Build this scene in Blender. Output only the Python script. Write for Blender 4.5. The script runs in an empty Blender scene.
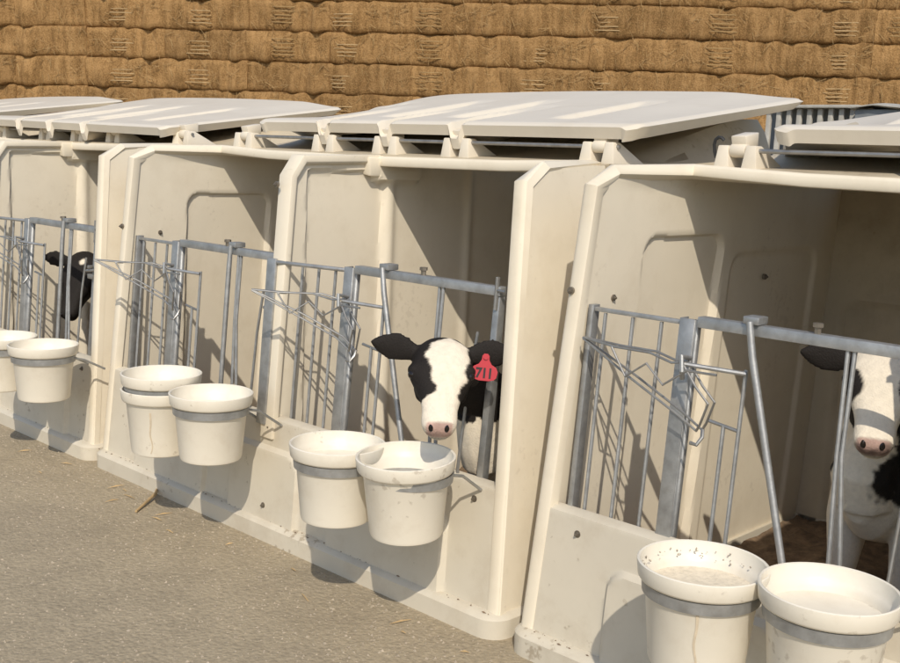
import bpy, bmesh, math, random
from mathutils import Vector, Matrix, noise
S = 1.2                       # layout units to metres
R = math.radians
V = Vector
random.seed(7)
sc = bpy.context.scene
COL = sc.collection

# ------------------------------------------------------------------ camera
YAW, PITCH, ROLL = R(43.652), R(9.111), R(2.369)
CP = V((1.580, -1.9205, 1.1644))
cy, sy, cp, sp = math.cos(YAW), math.sin(YAW), math.cos(PITCH), math.sin(PITCH)
FW = V((-sy*cp, cy*cp, -sp)); _r = V((cy, sy, 0)); _u = _r.cross(FW)
RT = _r*math.cos(ROLL) + _u*math.sin(ROLL); UP = -_r*math.sin(ROLL) + _u*math.cos(ROLL)
cd = bpy.data.cameras.new('camera'); cam = bpy.data.objects.new('camera', cd); COL.objects.link(cam)
cd.sensor_fit = 'HORIZONTAL'; cd.sensor_width = 36; cd.lens = 36*1096.7/900
cd.clip_start = .05; cd.clip_end = 500
m = Matrix((RT, UP, -FW)).transposed().to_4x4(); m.translation = CP*S
cam.matrix_world = m
sc.camera = cam

# ------------------------------------------------------------------ light
SUN = V((1.0, -1.0, 1.26)).normalized()         # towards the sun
elev = math.asin(SUN.z)
w = bpy.data.worlds.new('World'); sc.world = w; w.use_nodes = True
nt = w.node_tree; nt.nodes.clear()
sky = nt.nodes.new('ShaderNodeTexSky'); sky.sky_type = 'NISHITA'; sky.sun_disc = False
sky.sun_elevation = elev; sky.sun_rotation = math.atan2(SUN.x, SUN.y)
sky.air_density = 1.0; sky.dust_density = 1.2
bg = nt.nodes.new('ShaderNodeBackground'); bg.inputs[1].default_value = .142
wo = nt.nodes.new('ShaderNodeOutputWorld')
nt.links.new(sky.outputs[0], bg.inputs[0]); nt.links.new(bg.outputs[0], wo.inputs[0])
sl = bpy.data.lights.new('sun', 'SUN'); sl.energy = 3.2; sl.angle = R(.53); sl.color = (1, .915, .79)
so = bpy.data.objects.new('sun', sl); COL.objects.link(so)
so.rotation_euler = SUN.to_track_quat('Z', 'Y').to_euler(); so.location = (3, -4, 8)
sc.view_settings.view_transform = 'Standard'; sc.view_settings.look = 'None'
sc.view_settings.exposure = 0.0; sc.view_settings.gamma = 1
sc.render.engine = 'CYCLES'

# ------------------------------------------------------------------ pixel helpers (give a direction; depth comes from a known plane)
def ray(px, py): return RT*((px-450)/1096.7) - UP*((py-331.5)/1096.7) + FW
def atY(px, py, y):
    d = ray(px, py); return CP + d*((y-CP.y)/d.y)
def atX(px, py, x):
    d = ray(px, py); return CP + d*((x-CP.x)/d.x)

# ------------------------------------------------------------------ materials
def mat(name, col, rough=.5, metal=0, var=.12, scale=8, bump=0, bscale=60, stain=None, stain_amt=.0, stain_scale=3, spec=.5, stretch=(1,1,1), attr=None, specks=0):
    m = bpy.data.materials.new(name); m.use_nodes = True; n = m.node_tree.nodes; l = m.node_tree.links
    b = n['Principled BSDF']; b.inputs['Roughness'].default_value = rough; b.inputs['Metallic'].default_value = metal
    b.inputs['Specular IOR Level'].default_value = spec
    tc = n.new('ShaderNodeTexCoord'); mp = n.new('ShaderNodeMapping'); mp.inputs['Scale'].default_value = stretch
    oi = n.new('ShaderNodeObjectInfo'); mo = n.new('ShaderNodeMath'); mo.operation = 'MULTIPLY'; mo.inputs[1].default_value = 37.0; l.new(oi.outputs['Random'], mo.inputs[0])
    av = n.new('ShaderNodeVectorMath'); av.operation = 'ADD'; l.new(tc.outputs['Object'], av.inputs[0]); l.new(mo.outputs[0], av.inputs[1])   # no two copies wear alike
    l.new(av.outputs[0], mp.inputs[0])
    nz = n.new('ShaderNodeTexNoise'); nz.inputs['Scale'].default_value = scale; nz.inputs['Detail'].default_value = 6; nz.inputs['Roughness'].default_value = .6
    l.new(mp.outputs[0], nz.inputs['Vector'])
    rp = n.new('ShaderNodeMapRange'); rp.inputs[1].default_value = .25; rp.inputs[2].default_value = .75
    rp.inputs[3].default_value = 1-var; rp.inputs[4].default_value = 1+var; l.new(nz.outputs[0], rp.inputs[0])
    mx = n.new('ShaderNodeVectorMath'); mx.operation = 'SCALE'
    if attr:
        a = n.new('ShaderNodeAttribute'); a.attribute_name = attr; l.new(a.outputs['Color'], mx.inputs[0])
    else:
        mx.inputs[0].default_value = col
    l.new(rp.outputs[0], mx.inputs['Scale']); out = mx.outputs[0]
    if stain:
        n2 = n.new('ShaderNodeTexNoise'); n2.inputs['Scale'].default_value = stain_scale; n2.inputs['Detail'].default_value = 9; n2.inputs['Roughness'].default_value = .68
        l.new(mp.outputs[0], n2.inputs['Vector'])
        r2 = n.new('ShaderNodeMapRange'); r2.inputs[1].default_value = .5; r2.inputs[2].default_value = .78; r2.inputs[3].default_value = 0; r2.inputs[4].default_value = stain_amt
        l.new(n2.outputs[0], r2.inputs[0])
        mm = n.new('ShaderNodeMix'); mm.data_type = 'RGBA'; l.new(r2.outputs[0], mm.inputs[0]); l.new(out, mm.inputs[6]); mm.inputs[7].default_value = (*stain, 1)
        out = mm.outputs[2]
    if specks:                     # dried splashes and scuffs
        n4 = n.new('ShaderNodeTexNoise'); n4.inputs['Scale'].default_value = 42; n4.inputs['Detail'].default_value = 3; l.new(mp.outputs[0], n4.inputs['Vector'])
        n5 = n.new('ShaderNodeTexNoise'); n5.inputs['Scale'].default_value = 3.1; n5.inputs['Detail'].default_value = 4; l.new(mp.outputs[0], n5.inputs['Vector'])
        ml = n.new('ShaderNodeMath'); ml.operation = 'MULTIPLY'; l.new(n4.outputs[0], ml.inputs[0]); l.new(n5.outputs[0], ml.inputs[1])
        r4 = n.new('ShaderNodeMapRange'); r4.inputs[1].default_value = .37; r4.inputs[2].default_value = .43; r4.inputs[3].default_value = 0; r4.inputs[4].default_value = specks; l.new(ml.outputs[0], r4.inputs[0])
        m4 = n.new('ShaderNodeMix'); m4.data_type = 'RGBA'; l.new(r4.outputs[0], m4.inputs[0]); l.new(out, m4.inputs[6]); m4.inputs[7].default_value = (.25, .19, .12, 1); out = m4.outputs[2]
        r5 = n.new('ShaderNodeMapRange'); r5.inputs[3].default_value = rough-.10; r5.inputs[4].default_value = rough+.22; l.new(n5.outputs[0], r5.inputs[0]); l.new(r5.outputs[0], b.inputs['Roughness'])
    l.new(out, b.inputs['Base Color'])
    if bump:
        n3 = n.new('ShaderNodeTexNoise'); n3.inputs['Scale'].default_value = bscale; n3.inputs['Detail'].default_value = 5
        l.new(mp.outputs[0], n3.inputs['Vector'])
        bp = n.new('ShaderNodeBump'); bp.inputs['Strength'].default_value = bump; bp.inputs['Distance'].default_value = .004
        l.new(n3.outputs[0], bp.inputs['Height']); l.new(bp.outputs[0], b.inputs['Normal'])
    return m

M = {}
M['plastic'] = mat('cream_plastic', (.755, .68, .540), .42, var=.05, scale=3, bump=.10, bscale=9, stain=(.50, .40, .26), stain_amt=.30, specks=.13, stain_scale=4.5, spec=.35)
M['front'] = mat('front_cream_plastic', (.600, .548, .444), .46, var=.06, scale=4, bump=.12, bscale=12, stain=(.38, .30, .20), stain_amt=.40, stain_scale=6, spec=.3, specks=.55)  # front panel and skirt: darker base than the wall cream, with blotches and splashes
M['darkcream'] = mat('dark_cream_plastic', (.50, .43, .315), .55, var=.12, scale=3, bump=.10, bscale=12, stain=(.26, .20, .13), stain_amt=.6, stain_scale=3.5, spec=.25, specks=.4)  # back wall and roof: darkest, browner base of the creams, blotched and speckled
M['lid'] = mat('lid_plastic', (.715, .645, .525), .40, var=.04, scale=3, bump=.08, bscale=10, stain=(.50, .42, .30), stain_amt=.25, stain_scale=5, spec=.35)
M['bucket'] = mat('bucket_plastic', (.77, .715, .60), .36, var=.04, scale=6, bump=.05, bscale=20, stain=(.50, .40, .27), stain_amt=.30, stain_scale=9, spec=.4, specks=.35)
M['zinc'] = mat('galvanised_steel', (.40, .405, .40), .50, .70, var=.25, scale=22, bump=.15, bscale=90, stain=(.30, .27, .23), stain_amt=.5, stain_scale=30)
M['wire'] = mat('galvanised_wire', (.34, .335, .32), .46, .75, var=.2, scale=30, stain=(.22, .17, .12), stain_amt=.5, stain_scale=40)
M['bolt'] = mat('bolt_steel', (.24, .21, .17), .5, .7, var=.2, scale=40)
M['rubber'] = mat('black_rubber', (.02, .02, .02), .6)
M['straw'] = mat('loose_straw', (.47, .33, .165), .8, var=.25, scale=12)
M['oldstraw'] = mat('weathered_straw', (.36, .235, .10), .85, var=.25, scale=12)
M['bed'] = mat('bedding', (.17, .115, .07), .95, var=.5, scale=30, bump=.9, bscale=60)
M['stone'] = mat('gravel_stone', (.37, .31, .23), .9, var=.35, scale=45)
M['feed'] = mat('feed_mix', (.72, .64, .50), .9, var=.14, scale=60, bump=.8, bscale=120)
M['drip'] = mat('dried_milk', (.56, .47, .34), .8, var=.2, scale=40)
M['fur'] = mat('calf_coat', (1, 1, 1), .72, var=.10, scale=55, bump=.55, bscale=210, attr='coat', spec=.25)
M['hoof'] = mat('hoof_horn', (.06, .05, .04), .6)
M['eye'] = mat('eye', (.012, .009, .008), .08)
M['tag'] = mat('tag_red', (.44, .022, .034), .45, var=.08, scale=20)
M['ink'] = mat('tag_ink', (.02, .012, .012), .6)
M['grey'] = mat('weathered_grey_wood', (.42, .40, .35), .8, var=.25, scale=14)
M['greydark'] = mat('grey_metal_sheet', (.24, .25, .25), .6, .3, var=.2, scale=6)

# ground material: fine crushed stone and dust
def ground_mat():
    m = mat('gravel_ground', (.355, .292, .196), .95, var=.14, scale=5, stain=(.31, .25, .18), stain_amt=.45, stain_scale=2.2)
    n = m.node_tree.nodes; l = m.node_tree.links; b = n['Principled BSDF']
    tc = n.new('ShaderNodeTexCoord')
    v = n.new('ShaderNodeTexVoronoi'); v.inputs['Scale'].default_value = 75; l.new(tc.outputs['Object'], v.inputs['Vector'])
    z = n.new('ShaderNodeTexNoise'); z.inputs['Scale'].default_value = 46; z.inputs['Detail'].default_value = 8; z.inputs['Roughness'].default_value = .7; l.new(tc.outputs['Object'], z.inputs['Vector'])
    ad = n.new('ShaderNodeMath'); ad.operation = 'MULTIPLY_ADD'; l.new(v.outputs['Distance'], ad.inputs[0]); ad.inputs[1].default_value = -.7; l.new(z.outputs[0], ad.inputs[2])
    bp = n.new('ShaderNodeBump'); bp.inputs['Strength'].default_value = .6; bp.inputs['Distance'].default_value = .008; l.new(ad.outputs[0], bp.inputs['Height']); l.new(bp.outputs[0], b.inputs['Normal'])
    old = b.inputs['Base Color'].links[0].from_socket
    mm = n.new('ShaderNodeMix'); mm.data_type = 'RGBA'; mm.blend_type = 'MULTIPLY'; mm.inputs[0].default_value = .75
    r = n.new('ShaderNodeMapRange'); r.inputs[1].default_value = .3; r.inputs[2].default_value = .7; r.inputs[3].default_value = .70; r.inputs[4].default_value = 1.25
    l.new(z.outputs[0], r.inputs[0]); l.new(old, mm.inputs[6]); l.new(r.outputs[0], mm.inputs[7]); l.new(mm.outputs[2], b.inputs['Base Color'])
    return m
M['ground'] = ground_mat()

def hay_mat():
    m = bpy.data.materials.new('baled_straw'); m.use_nodes = True; n = m.node_tree.nodes; l = m.node_tree.links; b = n['Principled BSDF']
    b.inputs['Roughness'].default_value = .9; b.inputs['Specular IOR Level'].default_value = .15
    tc = n.new('ShaderNodeTexCoord'); oi = n.new('ShaderNodeObjectInfo')
    mp = n.new('ShaderNodeMapping'); mp.inputs['Scale'].default_value = (1, 1, .12); l.new(tc.outputs['Object'], mp.inputs[0])
    ofs = n.new('ShaderNodeVectorMath'); ofs.operation = 'ADD'; l.new(mp.outputs[0], ofs.inputs[0]); l.new(oi.outputs['Random'], ofs.inputs[1])
    a = n.new('ShaderNodeTexNoise'); a.inputs['Scale'].default_value = 17; a.inputs['Detail'].default_value = 4; l.new(ofs.outputs[0], a.inputs['Vector'])
    c = n.new('ShaderNodeTexNoise'); c.inputs['Scale'].default_value = 70; c.inputs['Detail'].default_value = 8; c.inputs['Roughness'].default_value = .75; l.new(tc.outputs['Object'], c.inputs['Vector'])
    d = n.new('ShaderNodeTexNoise'); d.inputs['Scale'].default_value = 4; d.inputs['Detail'].default_value = 3; l.new(tc.outputs['Object'], d.inputs['Vector'])
    s = n.new('ShaderNodeMath'); s.operation = 'MULTIPLY_ADD'; l.new(a.outputs[0], s.inputs[0]); s.inputs[1].default_value = .50; l.new(c.outputs[0], s.inputs[2])
    s2 = n.new('ShaderNodeMath'); s2.operation = 'MULTIPLY_ADD'; l.new(d.outputs[0], s2.inputs[0]); s2.inputs[1].default_value = .3; l.new(s.outputs[0], s2.inputs[2])
    cr = n.new('ShaderNodeValToRGB'); e = cr.color_ramp.elements
    e[0].position = .64; e[0].color = (.120, .066, .025, 1); e[1].position = 1.0; e[1].color = (.46, .275, .115, 1)
    q = e.new(.85); q.color = (.30, .172, .066, 1)
    l.new(s2.outputs[0], cr.inputs[0])
    hv = n.new('ShaderNodeHueSaturation'); l.new(cr.outputs[0], hv.inputs['Color'])
    rr = n.new('ShaderNodeMapRange'); rr.inputs[3].default_value = .88; rr.inputs[4].default_value = 1.12; l.new(oi.outputs['Random'], rr.inputs[0]); l.new(rr.outputs[0], hv.inputs['Value'])
    l.new(hv.outputs[0], b.inputs['Base Color'])
    bp = n.new('ShaderNodeBump'); bp.inputs['Strength'].default_value = .9; bp.inputs['Distance'].default_value = .03; l.new(s.outputs[0], bp.inputs['Height']); l.new(bp.outputs[0], b.inputs['Normal'])
    return m
M['hay'] = hay_mat()

# ------------------------------------------------------------------ mesh helpers
class MB:
    def __init__(s): s.v = []; s.f = []
    def add(s, vs, fs):
        o = len(s.v); s.v += [V(p) for p in vs]; s.f += [tuple(i+o for i in f) for f in fs]; return s
    def box(s, x0, x1, y0, y1, z0, z1):
        return s.add([(x0,y0,z0),(x1,y0,z0),(x1,y1,z0),(x0,y1,z0),(x0,y0,z1),(x1,y0,z1),(x1,y1,z1),(x0,y1,z1)],
                     [(0,3,2,1),(4,5,6,7),(0,1,5,4),(1,2,6,5),(2,3,7,6),(3,0,4,7)])
    def hexa(s, p): # 8 pts ordered like box
        return s.add(p, [(0,3,2,1),(4,5,6,7),(0,1,5,4),(1,2,6,5),(2,3,7,6),(3,0,4,7)])
    def tube(s, pts, r, n=8, flat=None):
        pts = [V(p) for p in pts]; k = len(pts); rr = r if isinstance(r, (list, tuple)) else [r]*k
        T = [((pts[min(i+1,k-1)]-pts[i]).normalized() + (pts[i]-pts[max(i-1,0)]).normalized()).normalized() for i in range(k)]
        ref = V((0,0,1)) if abs(T[0].z) < .9 else V((1,0,0))
        a = (ref - T[0]*ref.dot(T[0])).normalized(); vs = []; fs = []
        for i in range(k):
            a = (a - T[i]*a.dot(T[i])).normalized(); b = T[i].cross(a)
            for j in range(n):
                t = 2*math.pi*j/n; fa, fb = flat if flat else (1, 1)
                vs.append(pts[i] + a*(rr[i]*fa*math.cos(t)) + b*(rr[i]*fb*math.sin(t)))
        for i in range(k-1):
            for j in range(n):
                fs.append((i*n+j, i*n+(j+1)%n, (i+1)*n+(j+1)%n, (i+1)*n+j))
        fs.append(tuple(range(n-1, -1, -1))); fs.append(tuple((k-1)*n+j for j in range(n)))
        return s.add(vs, fs)
    def lathe(s, prof, n=40, c=(0,0,0)):
        c = V(c); vs = []; fs = []; k = len(prof)
        for r, z in prof:
            for j in range(n):
                t = 2*math.pi*j/n; vs.append(c+V((r*math.cos(t), r*math.sin(t), z)))
        for i in range(k-1):
            for j in range(n): fs.append((i*n+j, i*n+(j+1)%n, (i+1)*n+(j+1)%n, (i+1)*n+j))
        if prof[0][0] > 1e-6: fs.append(tuple(range(n-1,-1,-1)))
        if prof[-1][0] > 1e-6: fs.append(tuple((k-1)*n+j for j in range(n)))
        return s.add(vs, fs)
    def slab(s, P, nu, nv, off):
        """surface grid P(u,v) closed by a back sheet shifted by off (vector or function)"""
        o = off if callable(off) else (lambda u, v: V(off))
        vs = []; fs = []; W = nu+1
        for j in range(nv+1):
            for i in range(nu+1): vs.append(V(P(i/nu, j/nv)))
        for j in range(nv):
            for i in range(nu): fs.append((j*W+i, j*W+i+1, (j+1)*W+i+1, (j+1)*W+i))
        ring = [(i, 0) for i in range(nu)] + [(nu, j) for j in range(nv)] + [(i, nv) for i in range(nu, 0, -1)] + [(0, j) for j in range(nv, 0, -1)]
        b0 = len(vs)
        for i, j in ring: vs.append(vs[j*W+i] + o(i/nu, j/nv))
        n = len(ring)
        for q in range(n):
            i, j = ring[q]; i2, j2 = ring[(q+1) % n]
            fs.append((j2*W+i2, j*W+i, b0+q, b0+(q+1) % n))
        fs.append(tuple(b0+q for q in range(n-1, -1, -1)))
        return s.add(vs, fs)
    def sweep(s, path, prof, normals, asc=None):
        """closed polygon profile (a,b): a along the given normal, b along tangent x normal; mitred"""
        path = [V(p) for p in path]; k = len(path); n = len(prof); vs = []; fs = []
        for i in range(k):
            t0 = (path[i]-path[i-1]).normalized() if i else None; t1 = (path[i+1]-path[i]).normalized() if i < k-1 else None
            T = ((t0 or t1)+(t1 or t0)).normalized(); N = V(normals[i]); N = (N-T*N.dot(T)).normalized(); B = T.cross(N)
            sc_ = 1/max(.5, T.dot(t0 or t1))
            for a, b in prof: vs.append(path[i]+N*a*(asc[i] if asc else 1)+B*b*sc_)
        for i in range(k-1):
            for j in range(n): fs.append((i*n+j, i*n+(j+1)%n, (i+1)*n+(j+1)%n, (i+1)*n+j))
        fs.append(tuple(range(n-1,-1,-1))); fs.append(tuple((k-1)*n+j for j in range(n)))
        return s.add(vs, fs)
    def mesh(s, name, m, smooth=35, bevel=0):
        me = bpy.data.meshes.new(name); me.from_pydata([tuple(p*S) for p in s.v], [], s.f); me.validate()
        b = bmesh.new(); b.from_mesh(me); bmesh.ops.remove_doubles(b, verts=b.verts, dist=1e-6)
        bmesh.ops.recalc_face_normals(b, faces=b.faces)
        if bevel: bmesh.ops.bevel(b, geom=[e for e in b.edges if e.is_manifold and e.calc_face_angle(0) > .6], offset=bevel*S, segments=2, affect='EDGES', profile=.5)
        b.to_mesh(me); b.free()
        if smooth:
            me.shade_smooth(); me.set_sharp_from_angle(angle=R(smooth))
        me.materials.append(M[m]); return me

CACHE = {}
def part(name, mb, m, parent=None, smooth=35, bevel=0, key=None, loc=(0,0,0)):
    if key is not None and key in CACHE: me = CACHE[key]
    else:
        me = (mb() if callable(mb) else mb).mesh(name, m, smooth, bevel)
        if key is not None: CACHE[key] = me
    o = bpy.data.objects.new(name, me); COL.objects.link(o); o.parent = parent; o.location = V(loc)*S
    return o
def tag(o, label, cat=None, group=None, kind=None):
    if label: o['label'] = label
    if cat: o['category'] = cat
    if group: o['group'] = group
    if kind: o['kind'] = kind
    return o
def thing(name, loc, label, cat, group=None):
    o = bpy.data.objects.new(name, None); COL.objects.link(o); o.location = V(loc)*S; o.empty_display_size = .1
    return tag(o, label, cat, group)
def sstep(a, b, x):
    t = max(0, min(1, (x-a)/(b-a))); return t*t*(3-2*t)
def rrect(x, z, x0, x1, z0, z1, r, e):
    """1 inside a rounded rectangle, 0 outside, soft edge e"""
    dx = max(x0+r-x, 0, x-(x1-r)); dz = max(z0+r-z, 0, z-(z1-r)); d = math.hypot(dx, dz)-r
    return 1-sstep(-e, e, d)

# ------------------------------------------------------------------ ground
gm = bpy.data.meshes.new('ground'); G = 60
gm.from_pydata([(-G,-G,0),(G,-G,0),(G,G,0),(-G,G,0)], [], [(0,1,2,3)]); gm.materials.append(M['ground'])
go = bpy.data.objects.new('ground', gm); COL.objects.link(go); tag(go, 'packed grey brown crushed stone ground in front of the hutches', kind='structure')

def gravel():
    mb = MB(); rnd = random.Random(3)
    oct_f = [(0,2,4),(2,1,4),(1,3,4),(3,0,4)]
    for i in range(15000):
        x = rnd.uniform(-4.6, .7); y = -.02-abs(rnd.gauss(0, .9)) if rnd.random() < .6 else rnd.uniform(-2.2, -.03)
        if y < -2.3 or (x > .3 and y < -.7): continue
        s = rnd.choice((.002,.002,.0025,.003,.0035,.005)) * rnd.uniform(.7, 1.2); a = rnd.uniform(0, 6.3); e = rnd.uniform(.6, 1)
        c, d = math.cos(a)*s, math.sin(a)*s
        mb.add([(x+c,y+d,.0),(x-c,y-d,0),(x+d*e,y-c*e,0),(x-d*e,y+c*e,0),(x+rnd.uniform(-.3,.3)*s,y+rnd.uniform(-.3,.3)*s,s*rnd.uniform(.5,.9))], oct_f)
    return mb
o = part('gravel', gravel(), 'stone', smooth=0); tag(o, 'small loose stones scattered over the packed ground', 'gravel', kind='stuff')

def straw_bits():
    mb = MB(); rnd = random.Random(9)
    for i in range(50):
        x = rnd.uniform(-4.2, .5); y = -.05-abs(rnd.gauss(0, .12)) if rnd.random() < .7 else rnd.uniform(-1.4, -.1)
        l = rnd.uniform(.01, .035); a = rnd.uniform(0, 6.3); wd = .0012
        c, d = math.cos(a), math.sin(a); z = .006
        mb.add([(x-c*l-d*wd,y-d*l+c*wd,z-.003),(x-c*l+d*wd,y-d*l-c*wd,z-.003),(x+c*l+d*wd,y+d*l-c*wd,z),(x+c*l-d*wd,y+d*l+c*wd,z),(x,y,z+.003)],
               [(0,1,4),(1,2,4),(2,3,4),(3,0,4),(3,2,1,0)])
    return mb
o = part('straw_bits', straw_bits(), 'straw', smooth=0); tag(o, 'scattered bits of straw on the ground along the hutches', 'straw', kind='stuff')

# ------------------------------------------------------------------ hutch geometry (unit local: x 0..WU along the row, y depth, z up)
WU = 1.934
def yf(z): return .018 + .076*z                     # leaning front edge
YB = 1.39
def ztop(y):
    if y < .176: return 1.106 + (y-.103)/(.176-.103)*.036
    return 1.142 + .012*sstep(.176, .45, y)
def xin(z, y):                                       # inner face of the left wall: draft plus a rounded shoulder
    return .030 + .048*z + .022*sstep(1.10, 1.16, z)*sstep(.12, .40, y)
def wall_pt(u, v, right=False, inner=True):
    z = v*1.12; y0 = yf(z); y = y0 + u*(YB-y0); z = v*ztop(max(y, .103)); y = max(y, yf(z))
    x = xin(z, y)
    if inner:
        rec = rrect(y, z, .335, .70, -.2, .985, .045, .008)*.020
        rec += rrect(y, z, .76, 1.26, -.2, .93, .05, .009)*.010
        x -= rec
    return V((x, y, z))
def side_wall(right):
    mb = MB()
    mb.slab(lambda u, v: wall_pt(u, v), 170, 140, (-.030, 0, 0))
    if right:
        mb.v = [V((WU-p.x, p.y, p.z)) for p in mb.v]
    return mb
XP = .967
def partition():
    def P(u, v):
        q = wall_pt(u, v, inner=False); y, z = q.y, q.z
        rec = rrect(y, z, .165, .475, -.2, 1.103, .012, .006)*.014
        br = 1 - rrect(y, z, .43, .62, 1.072, 1.4, .02, .006)
        rib = .010*math.exp(-((y-.50)/.018)**2) + .010*math.exp(-((y-.87)/.018)**2)
        return V((XP+.014-rec*br+(1-br)*.022+rib*br, y, z))
    def Q(u, v): return V((-.03, 0, 0))
    return MB().slab(P, 130, 110, Q)
def back_wall():
    def P(u, v):
        x = .015+u*(WU-.03); z = v*1.15
        d = rrect(x, z, .12, .42, -.2, .765, .05, .008)+rrect(x, z, .52, .86, -.2, .765, .05, .008)+rrect(x, z, 1.08, 1.40, -.2, .765, .05, .008)+rrect(x, z, 1.50, 1.82, -.2, .765, .05, .008)
        return V((x, YB-.02+.014*d, z))
    return MB().slab(P, 150, 80, (0, .03, 0))
ZS = .365
def front_panel():
    def P(u, v):
        zt = ZS; z = .02+v*(zt-.02); y = yf(z)-.001
        xe = xin(z, 0)-.029; x = xe+u*(WU-2*xe)
        d = max(rrect(x, z, .24, .66, -.2, .268, .05, .007), rrect(x, z, .80, 1.135, -.2, .272, .05, .007), rrect(x, z, 1.28, 1.735, -.2, .262, .05, .007))
        e = .012*(1-sstep(0, .02, 1-v+1e-9)) if v > .96 else 0
        return V((x, y-.016*d+e, z))
    return MB().slab(P, 260, 60, (0, .026, 0))
def base_skirt():
    # rounded toe strip round the bottom, standing proud of the walls
    prof = [(0,-.0),(0,.048),(.008,.056),(.028,.060),(.05,.060),(.05,0)]
    path = []; h = .022; ex = .016
    def arc(cx, cy_, r, a0, a1, n=6): return [(cx+r*math.cos(R(a0+(a1-a0)*i/n)), cy_+r*math.sin(R(a0+(a1-a0)*i/n))) for i in range(n+1)]
    r = .06; x0, x1, y0, y1 = -.018, WU+.018, -.014, YB+.03
    outl = arc(x0+r, y0+r, r, 180, 270) + arc(x1-r, y0+r, r, 270, 360) + arc(x1-r, y1-r, r, 0, 90) + arc(x0+r, y1-r, r, 90, 180)
    mb = MB(); k = len(outl); n = len(prof); cx, cy_ = WU/2, YB/2
    vs = []; fs = []
    for i in range(k):
        a = V((*outl[i], 0)); p = V((*outl[i-1], 0)); q = V((*outl[(i+1) % k], 0)); t = (q-p).normalized(); nn = V((-t.y, t.x, 0))
        for d, z in prof: vs.append(a + nn*d + V((0, 0, z)))
    for i in range(k):
        for j in range(n): fs.append((i*n+j, i*n+(j+1) % n, ((i+1) % k)*n+(j+1) % n, ((i+1) % k)*n+j))
    return mb.add(vs, fs)
def frame_profile():
    # rounded flange: a = inwards (into the opening), b = out to the front
    return [(-.0095,-.014), (-.0095,.007), (-.006,.012), (-.001,.0145), (.016,.0145), (.0205,.012), (.0225,.004), (.0225,-.014)]
def frame_path():
    L = [(.010+.048*z, yf(z)+.010, z) for z in (.05, .36, .7, 1.105)] + [(.068, .184, 1.146), (.116, .452, 1.157)]
    N = [(1,0,0), (1,0,0), (1,0,0), (1,0,-.25), (.7,.0,-.75), (.35,0,-1)]
    mid = [(.42,.446,1.148), (.967,.443,1.143), (WU-.42,.446,1.148)]
    Rr = [(WU-p[0], p[1], p[2]) for p in reversed(L)]; NR = [(-n[0], n[1], n[2]) for n in reversed(N)]
    return L+mid+Rr, N+[(0,0,-1)]*3+NR
def frame_mb():
    p, n = frame_path(); pr = frame_profile()
    return MB().sweep(p, [(a, -b) for a, b in pr], n, [1.28]*4+[1.1]+[1]*5+[1.1]+[1.28]*4)
def part_flange():
    mb = MB(); pts = [(XP, yf(.30)+.004, .30), (XP, yf(.7)+.004, .7), (XP, yf(1.08)+.004, 1.082), (XP, .142, 1.134), (XP, .440, 1.143)]
    pr = [(-.030,-.014),(-.030,.006),(-.022,.014),(.022,.014),(.030,.006),(.030,-.014)]
    return mb.sweep(pts, [(a, b) for a, b in pr], [(1,0,0)]*5)
def roof():
    def P(u, v):
        x = .075+u*(WU-.15); y = .445+v*(YB-.45)
        e = sstep(0, .05, u)*(1-sstep(.95, 1, u))
        return V((x, y, 1.157+.008*sstep(0, .06, v)+.155*e*sstep(.05, 1, v)))
    return MB().slab(P, 60, 30, (0, 0, -.014))
HX = [.225, .68, .985, 1.295, 1.815]
def lid():
    def surf(u, v):
        rc = .045; dv = min(rc, min(v, 1-v)*.90); cr = rc-math.sqrt(max(0, rc*rc-(rc-dv)**2))
        xl = .305 - .33*sstep(0, 1, v)**.8 + cr; xr = WU+.020 - cr
        x = xl+u*(xr-xl); y = .458+v*.90
        z = 1.262 + .140*(v**1.0)
        z -= (.100*sstep(.05, .55, v)-.062*sstep(.62, 1, v))*(1-sstep(0, .24, u))**1.3 + .016*sstep(.85, 1, u)*v           # drooping left flank
        z += .014*math.sin(math.pi*u)*v
        for h in HX[1:4]:                                          # valleys running back from each hinge
            k = max(0, 1-v/.5); wv = .030+.045*(1-k)
            z -= .040*k*(1-sstep(wv*.45, wv, abs(x-h)))
        for h in [(HX[i]+HX[i+1])/2 for i in range(4)]+[.4]:       # shallow pressed flutes between them
            k = sstep(.10, .22, v)*(1-sstep(.55, .7, v)); wv = .055
            z -= .014*k*(1-sstep(wv*.6, wv, abs(x-h-.05)))
        e = min(u, 1-u)*(xr-xl); z -= .008*(1-sstep(0, .03, e))**2 + .008*(1-sstep(0, .03, v))**2
        return V((x, y, z))
    def off(u, v):
        dx = .006*(1-sstep(0, .012, u)) - .020*sstep(.988, 1, u)
        return V((dx, .012*(1-v)-.02*v, -.024-.006*(1-v)))
    return MB().slab(surf, 240, 100, off)
def hinge_post():
    return MB().hexa([(-.021,-.022,-.006),(.021,-.022,-.006),(.021,.13,-.006),(-.021,.13,-.006),(-.013,-.017,.052),(.013,-.017,.052),(.013,.014,.052),(-.013,.014,.052)])
def hinge_knuckle():
    mb = MB(); mb.tube([(-.021,0,.040),(.021,0,.040)], .017, 14)
    return mb.hexa([(-.020,-.004,.044),(.020,-.004,.044),(.020,.05,.050),(-.020,.05,.050),(-.020,-.014,.074),(.020,-.014,.074),(.020,.05,.086),(-.020,.05,.086)])
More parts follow.
